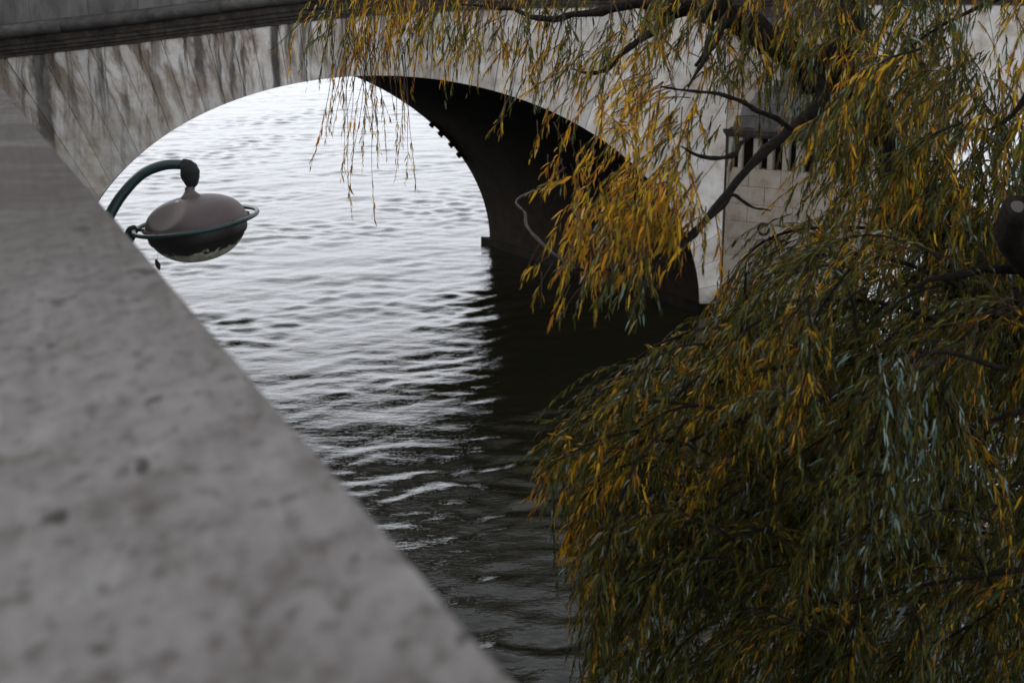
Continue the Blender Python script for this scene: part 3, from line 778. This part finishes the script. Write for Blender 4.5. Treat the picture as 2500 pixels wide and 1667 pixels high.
# the curtain in front of the bridge
region([(775, -60), (1070, -60), (1050, 40), (800, 50)], 90, 9.2, 9.9, 70, 220, .75, (-.25, .8), .25, (0, 0, .3))
region([(800, 40), (1000, 20), (960, 120), (830, 120)], 24, 9.2, 9.8, 60, 130, .6, (-.2, 1), .2)
region([(850, 60), (1020, 60), (1020, 110), (850, 120)], 29, 9.2, 9.8, 240, 450, .8, (-.05, 1), .06, (.5, .65, .75))
region([(1070, -60), (1480, -60), (1480, 50), (1070, 30)], 105, 8.1, 8.8, 70, 280, .7, (-.25, .8), .35, (0, .2, .4))
region([(1120, 60), (1420, 80), (1500, 170), (1300, 200)], 48, 7.9, 8.4, 60, 160, .65, (-.3, .8), .4, (0, .3))
region([(1470, -60), (1760, -60), (1760, 120), (1470, 120)], 91, 7.4, 8.3, 90, 280, .45, (-.25, .8), .4, (0, 0, .3))
region([(1440, 190), (1720, 190), (1720, 380), (1560, 380)], 90, 6.6, 7.2, 80, 210, 1.0, (-.35, .7), .45, (0, .2))
region([(1210, 220), (1290, 230), (1480, 330), (1500, 420), (1330, 400)], 30, 7.0, 7.8, 60, 170, .85, (-.15, 1), .25, (.2, .4))
region([(1480, 420), (1690, 390), (1660, 560), (1480, 580), (1420, 520)], 170, 6.2, 6.8, 70, 190, 1.3, (-.5, .8), .4, (0,))
region([(1400, 560), (1560, 560), (1640, 620), (1540, 655), (1400, 650)], 54, 6.2, 6.6, 60, 180, 1.2, (-.35, 1), .3, (0, .2))
region([(1330, 640), (1440, 645), (1440, 680), (1350, 690)], 12, 6.25, 6.5, 70, 160, .95, (-.6, 1), .3, (.3, .5))
region([(1720, -60), (2010, -60), (2010, 170), (1720, 170)], 136, 7.4, 8.7, 80, 260, .42, (-.25, .8), .5, (0, 0, .2))
region([(1740, 240), (2000, 240), (2060, 400), (1950, 400), (1780, 330)], 9, 6.8, 7.6, 60, 150, .35, (-.2, .8), .45)
region([(1960, -60), (2330, -60), (2350, 100), (2500, 160), (2520, 240), (2400, 250), (2390, 400), (2500, 420), (2500, 620), (2180, 600), (2060, 380)], 760, 6.9, 8.8, 80, 300, .30, (-.2, .8), .5)
region([(2330, -60), (2540, -60), (2540, 20), (2330, 0)], 14, 6.8, 7.8, 50, 180, .3, (-.2, .8), .45)
region([(1880, 430), (2080, 420), (2110, 520), (1930, 540)], 34, 7.0, 7.8, 60, 150, .12, (-.3, .8), .4)
region([(1750, 470), (1770, 470), (1770, 520), (1750, 520)], 4, 6.6, 6.7, 120, 170, .05, (-.1, 1), .1)
# the body of the lower mass: a dark back layer, then plume-shaped boughs in front of it
region([(1900, 600), (2560, 560), (2600, 1720), (1480, 1700), (1500, 1150), (1620, 930), (1850, 820)], 1700, 7.7, 9.3, 110, 300, .02, (-.5, .5), .6, ls=.95, cl=6)
region([(2160, 400), (2560, 380), (2560, 950), (2130, 950), (2110, 560)], 650, 7.6, 9.2, 100, 280, .08, (-.3, .7), .5, cl=5)
region([(2350, 560), (2640, 560), (2640, 1700), (2350, 1700)], 420, 7.2, 9.0, 120, 320, .03, (-.3, .7), .5, cl=5)
def bough(px, py, d, L, dx, dy, yl, tipy, dens=1.0):
    """an arching bough that carries short leafy twigs, like a plume"""
    p = at(px, py, d); a = wdir(dx, dy, rng.normal(0, .3)); P = [p]; n_ = max(5, int(L / .07)); gb = rng.uniform(1.2, 3.0)
    for k in range(n_):
        a = a + np.array([0, 0, -1]) * .07 * gb + rng.normal(0, .05, 3); a /= np.linalg.norm(a); P.append(P[-1] + a * .07)
    P = np.array(P)
    q_ = P - np.array([0, 0, CAM_H]); z_ = q_[:, 1] * _cp - q_[:, 2] * _sp
    qx = 1250 + F * q_[:, 0] / z_; qy = 833.5 - F * (q_[:, 1] * _sp + q_[:, 2] * _cp) / z_
    bad = np.nonzero(qx < np.interp(qy, OUT[:, 1], OUT[:, 0]) + 45)[0]
    if len(bad): P = P[:bad[0]]
    if len(P) < 4: return
    L = (len(P) - 1) * .07
    v_, f_ = tube(P, np.linspace(.008, .002, len(P)), 5, .1, seed=int(px)); pyd('branch', v_, f_, M['bark'], tree, True)
    m_ = int(L * 30 * dens)
    for k in range(m_):
        u_ = rng.uniform(.05, 1) ** .8; i = min(int(u_ * (len(P) - 1)), len(P) - 2); T = P[i + 1] - P[i]; T /= np.linalg.norm(T)
        q = P[i] + (P[i + 1] - P[i]) * rng.uniform()
        dd = T * rng.uniform(.7, 1.3) + rng.normal(0, .38, 3) + np.array([0, 0, rng.uniform(-.25, .1)]); dd /= np.linalg.norm(dd)
        strands.append((q, dd, rng.uniform(.14, .42) * (1.15 - .4 * u_), yl * (1 - u_) + tipy * u_ + rng.normal(0, .06), 0, rng.uniform(.8, 1.0)))
for p in inpoly([(1830, 640), (2050, 560), (2480, 600), (2540, 1000), (2540, 1640), (1560, 1600), (1520, 1250), (1560, 1000), (1760, 800)], 105):
    edge = p[0] - np.interp(p[1], [560, 780, 900, 1100, 1300, 1700], [1830, 1700, 1450, 1300, 1400, 1400])
    warm = (edge < 340) * .36 + (p[1] < 800) * .12 + .18 * max(0, math.sin(p[0] * .011 + p[1] * .017))
    bough(p[0], p[1], rng.uniform(6.3, 7.8), rng.uniform(.45, 1.15), rng.uniform(-.95, .1), rng.uniform(-.5, .6), warm * .2, warm * .7)
for (px, py, L, dx, dy, yl) in ((1900, 660, .7, -1, -.2, .25), (1720, 840, .6, -1, -.25, .15), (1640, 900, .75, -1, -.1, .2), (1700, 990, .95, -1, -.05, .8), (1560, 1050, .6, -1, -.1, .7), (1560, 1130, .6, -.9, .2, .75),
                                (1600, 1200, .5, -.8, .3, .6), (2230, 880, .9, -.45, .6, -.5), (2140, 1010, .8, -.25, .8, -.6), (2260, 940, .9, -.05, .9, -.6), (2420, 1050, .7, -.3, .6, -.5), (2110, 1380, .75, -.2, .9, .1), (1840, 1080, .8, -.8, .3, .6), (1980, 720, .7, -.7, .5, .4), (1860, 780, .7, -.8, .4, .35), (2350, 300, .8, -.7, .2, .4), (2250, 120, .7, -.7, .1, .3)):
    bough(px, py, 6.6, L, dx, dy, yl * .7, yl, 1.3)
region([(1850, 1180), (2640, 1150), (2640, 1740), (1700, 1740)], 560, 8.4, 9.6, 120, 300, .01, (-.3, .7), .5, ls=1.1, cl=5)
region([(2360, 230), (2560, 230), (2560, 420), (2360, 420)], 90, 7.6, 8.8, 90, 220, .2, (-.2, .8), .4)
# long silver-green leaders that hang in front
region([(2180, 860), (2330, 880), (2350, 1000), (2150, 1000)], 9, 5.9, 6.2, 250, 480, -.6, (-.15, 1), .15)
region([(2050, 1000), (2450, 950), (2500, 1300), (2000, 1300)], 9, 5.8, 6.4, 150, 350, -.6, (-.2, 1), .25)
# unseen crown above and right of view, added dense to shade the leaves below
region([(1350, -1300), (2900, -1300), (2900, -480), (1250, -480)], 800, 6.0, 10.0, 150, 330, .4, (-.2, .8), .5, ls=1.7)
region([(1450, -420), (2700, -420), (2700, -80), (1450, -80)], 240, 6.8, 9.0, 100, 260, .4, (-.2, .8), .5)
region([(2500, 0), (2950, 0), (2950, 1500), (2540, 1500)], 300, 6.2, 9.5, 200, 450, .3, (-.2, .8), .5, ls=1.4)

YEL = np.array([[.50, .275, .010], [.44, .19, .008], [.52, .32, .014], [.28, .10, .009], [.24, .165, .012], [.15, .12, .012]])
GRN = np.array([[.032, .048, .009], [.020, .033, .008], [.050, .066, .010], [.015, .028, .011], [.068, .076, .010], [.078, .070, .009]])
SIL = np.array([[.16, .235, .205], [.22, .29, .26], [.10, .15, .125]])  # silvery leaf undersides, with the sky's sheen put into the colour
twigs = []
LB = []; LD = []; LN = []; LL = []; LC = []
for si, (p, d, L, yl, bare, ls) in enumerate(strands):
    nst = max(5, int(L / .05)); stp = L / nst
    gv = rng.uniform(1.2, 3.6); P = [np.array(p)]; d = np.array(d); wob = rng.normal(0, .06, 3)
    for k in range(nst):
        d = d + np.array([0, 0, -1]) * stp * gv + rng.normal(0, .035, 3) + wob * stp * 4; d /= np.linalg.norm(d); P.append(P[-1] + d * stp)
    P = np.array(P)
    q_ = P - np.array([0, 0, CAM_H]); z_ = q_[:, 1] * _cp - q_[:, 2] * _sp
    qx = 1250 + F * q_[:, 0] / z_; qy = 833.5 - F * (q_[:, 1] * _sp + q_[:, 2] * _cp) / z_
    if qy[0] > 540 and qx[0] > 1700 or qy[0] > 790:          # the crown's own outline over the water
        lim = np.interp(qy, OUT[:, 1], OUT[:, 0])
        if (qx < lim + (si // 9) % 8 * 11 - 30).any(): continue
    twigs.append((P, L))
    cum = np.linspace(0, L, nst + 1)
    sp = (.0145 if bare < .1 else .018) * ls; nl = int(L * (1 - bare) / sp)
    if nl < 2: continue
    u = L * bare + (np.arange(nl) + rng.uniform(0, 1, nl) * .8) * sp; u = np.minimum(u, L * .999)
    keep = rng.uniform(0, 1, nl) > .12; u = u[keep]
    if len(u) == 0: continue
    pos = np.stack([np.interp(u, cum, P[:, i]) for i in range(3)], 1)
    T = np.gradient(P, axis=0); T /= np.linalg.norm(T, axis=1)[:, None]
    Tu = np.stack([np.interp(u, cum, T[:, i]) for i in range(3)], 1); Tu /= np.linalg.norm(Tu, axis=1)[:, None]
    a = rng.uniform(0, 6.283) + np.arange(len(u)) * 2.4 + rng.normal(0, .4, len(u))
    e1 = np.cross(Tu, [0.31, .9, .3]); e1 /= np.linalg.norm(e1, axis=1)[:, None]; e2 = np.cross(Tu, e1)
    rad_ = np.cos(a)[:, None] * e1 + np.sin(a)[:, None] * e2
    op = rng.uniform(.18, .8, len(u))[:, None]
    D_ = Tu + rad_ * op + np.array([0, 0, -.25]); D_ /= np.linalg.norm(D_, axis=1)[:, None]
    N_ = np.cross(D_, np.cross(rad_ + rng.normal(0, .35, rad_.shape), D_)); N_ /= np.linalg.norm(N_, axis=1)[:, None] + 1e-9
    taper = np.clip(1.15 - (u / L) ** 4 * .5, .5, 1.2)
    ln = rng.uniform(.034, .074, len(u)) * rng.choice([.75, 1, 1, 1.15], len(u)) * ls * taper
    cl_ = math.sin(p[0] * 7.1 + 1.3) * math.sin(p[2] * 6.3 + .7) + .6 * math.sin(p[0] * 3.3 - p[2] * 4.1)      # yellow comes in clumps
    t_ = rng.beta(5.0, 1.2, len(u)) if rng.uniform() < yl * (1 + .8 * cl_) else rng.beta(.55, 7.0, len(u))
    c = GRN[rng.integers(0, len(GRN), len(u))] * (1 - t_)[:, None] + YEL[rng.integers(0, len(YEL), len(u))] * t_[:, None]
    ps = .06 if yl > -.25 else .5
    iss = (rng.uniform(0, 1, len(u)) < ps) & (t_ < .4); c[iss] = SIL[rng.integers(0, 3, iss.sum())]
    c *= rng.uniform(.75, 1.2, (len(u), 1))
    LB.append(pos); LD.append(D_); LN.append(N_); LL.append(ln); LC.append(c)
LB, LD, LN, LL, LC = map(np.concatenate, (LB, LD, LN, LL, LC))
nL = len(LB)
def leaf_verts(b, d, n_, l, k=.074):
    s = np.cross(d, n_); s /= np.linalg.norm(s, axis=1)[:, None] + 1e-9; l = l[:, None]; k = rng.uniform(.05, .095, (len(b), 1)); cu = rng.normal(0, .09, (len(b), 1))
    g_ = np.array([0, 0, -1.]) * l
    return np.stack([b, b + d * l * .32 + s * l * k - g_ * .02, b + d * l * .32 - s * l * k - g_ * .02,
                     b + d * l * .68 + s * l * k * .8 + g_ * .05 - n_ * l * .04, b + d * l * .68 - s * l * k * .8 + g_ * .05 - n_ * l * .04, b + d * l * .97 + g_ * .16 - n_ * l * .1 + s * l * cu], 1)
LV = leaf_verts(LB, LD, LN, LL)
FT = np.array([(0, 2, 1), (1, 2, 4), (1, 4, 3), (3, 4, 5)])
# the leaves that show largest become single parts
v = LB - np.array([0, 0, CAM_H]); dep = v[:, 1] * _cp - v[:, 2] * _sp
ix = 1250 + F * v[:, 0] / dep; iy = 833.5 - F * (v[:, 1] * _sp + v[:, 2] * _cp) / dep
score = LL / dep; score[(ix < 20) | (ix > 2480) | (iy < 20) | (iy > 1640)] = 0
big = np.argsort(-score)[:300]
for i in big:
    me = bpy.data.meshes.new('leaf'); me.from_pydata([tuple(map(float, p)) for p in LV[i]], [], [tuple(map(int, t)) for t in FT])
    at_ = me.attributes.new('tint', 'FLOAT_COLOR', 'POINT'); at_.data.foreach_set('color', np.tile(np.append(LC[i], 1), 6).astype(np.float32))
    link('leaf', me, M['leaf'], tree)
rest = np.ones(nL, bool); rest[big] = False
V = LV[rest].reshape(-1, 3); m = int(rest.sum())
T3 = (np.arange(m)[:, None, None] * 6 + FT[None]).reshape(-1, 3)
me = bpy.data.meshes.new('foliage')
me.vertices.add(len(V)); me.vertices.foreach_set('co', V.ravel())
me.loops.add(T3.size); me.loops.foreach_set('vertex_index', T3.ravel().astype(np.int32))
me.polygons.add(len(T3)); me.polygons.foreach_set('loop_start', np.arange(0, T3.size, 3)); me.update(calc_edges=True)
at_ = me.attributes.new('tint', 'FLOAT_COLOR', 'POINT')
at_.data.foreach_set('color', np.repeat(np.concatenate([LC[rest], np.ones((m, 1))], 1), 6, axis=0).astype(np.float32).ravel())
tag(link('crown', me, M['leaf'], tree), kind='stuff')
# twigs: the longest in view are parts, the rest one mesh
def in_view(P):
    q = P[len(P) // 2] - np.array([0, 0, CAM_H]); z = q[1] * _cp - q[2] * _sp
    x = 1250 + F * q[0] / z; y = 833.5 - F * (q[1] * _sp + q[2] * _cp) / z; return (0 < x < 2500 and 0 < y < 1667), z
sc = [(L / in_view(P)[1] if in_view(P)[0] else 0) for P, L in twigs]
order = np.argsort(-np.array(sc)); tops = set(order[:300].tolist())
av = []; af = []
for i, (P, L) in enumerate(twigs):
    Pd = P[::2] if len(P) > 6 else P
    v, f = tube(Pd, np.linspace(.0036, .0012, len(Pd)), 3, cap=False)
    if i in tops: pyd('hanging_twig', v, f, M['twig'], tree, True)
    else:
        k = len(av); av += v; af += [tuple(a_ + k for a_ in q) for q in f]
tag(pyd('small_twigs', av, af, M['twig'], tree, True), kind='stuff')
print('leaves', nL, 'strands', len(strands))
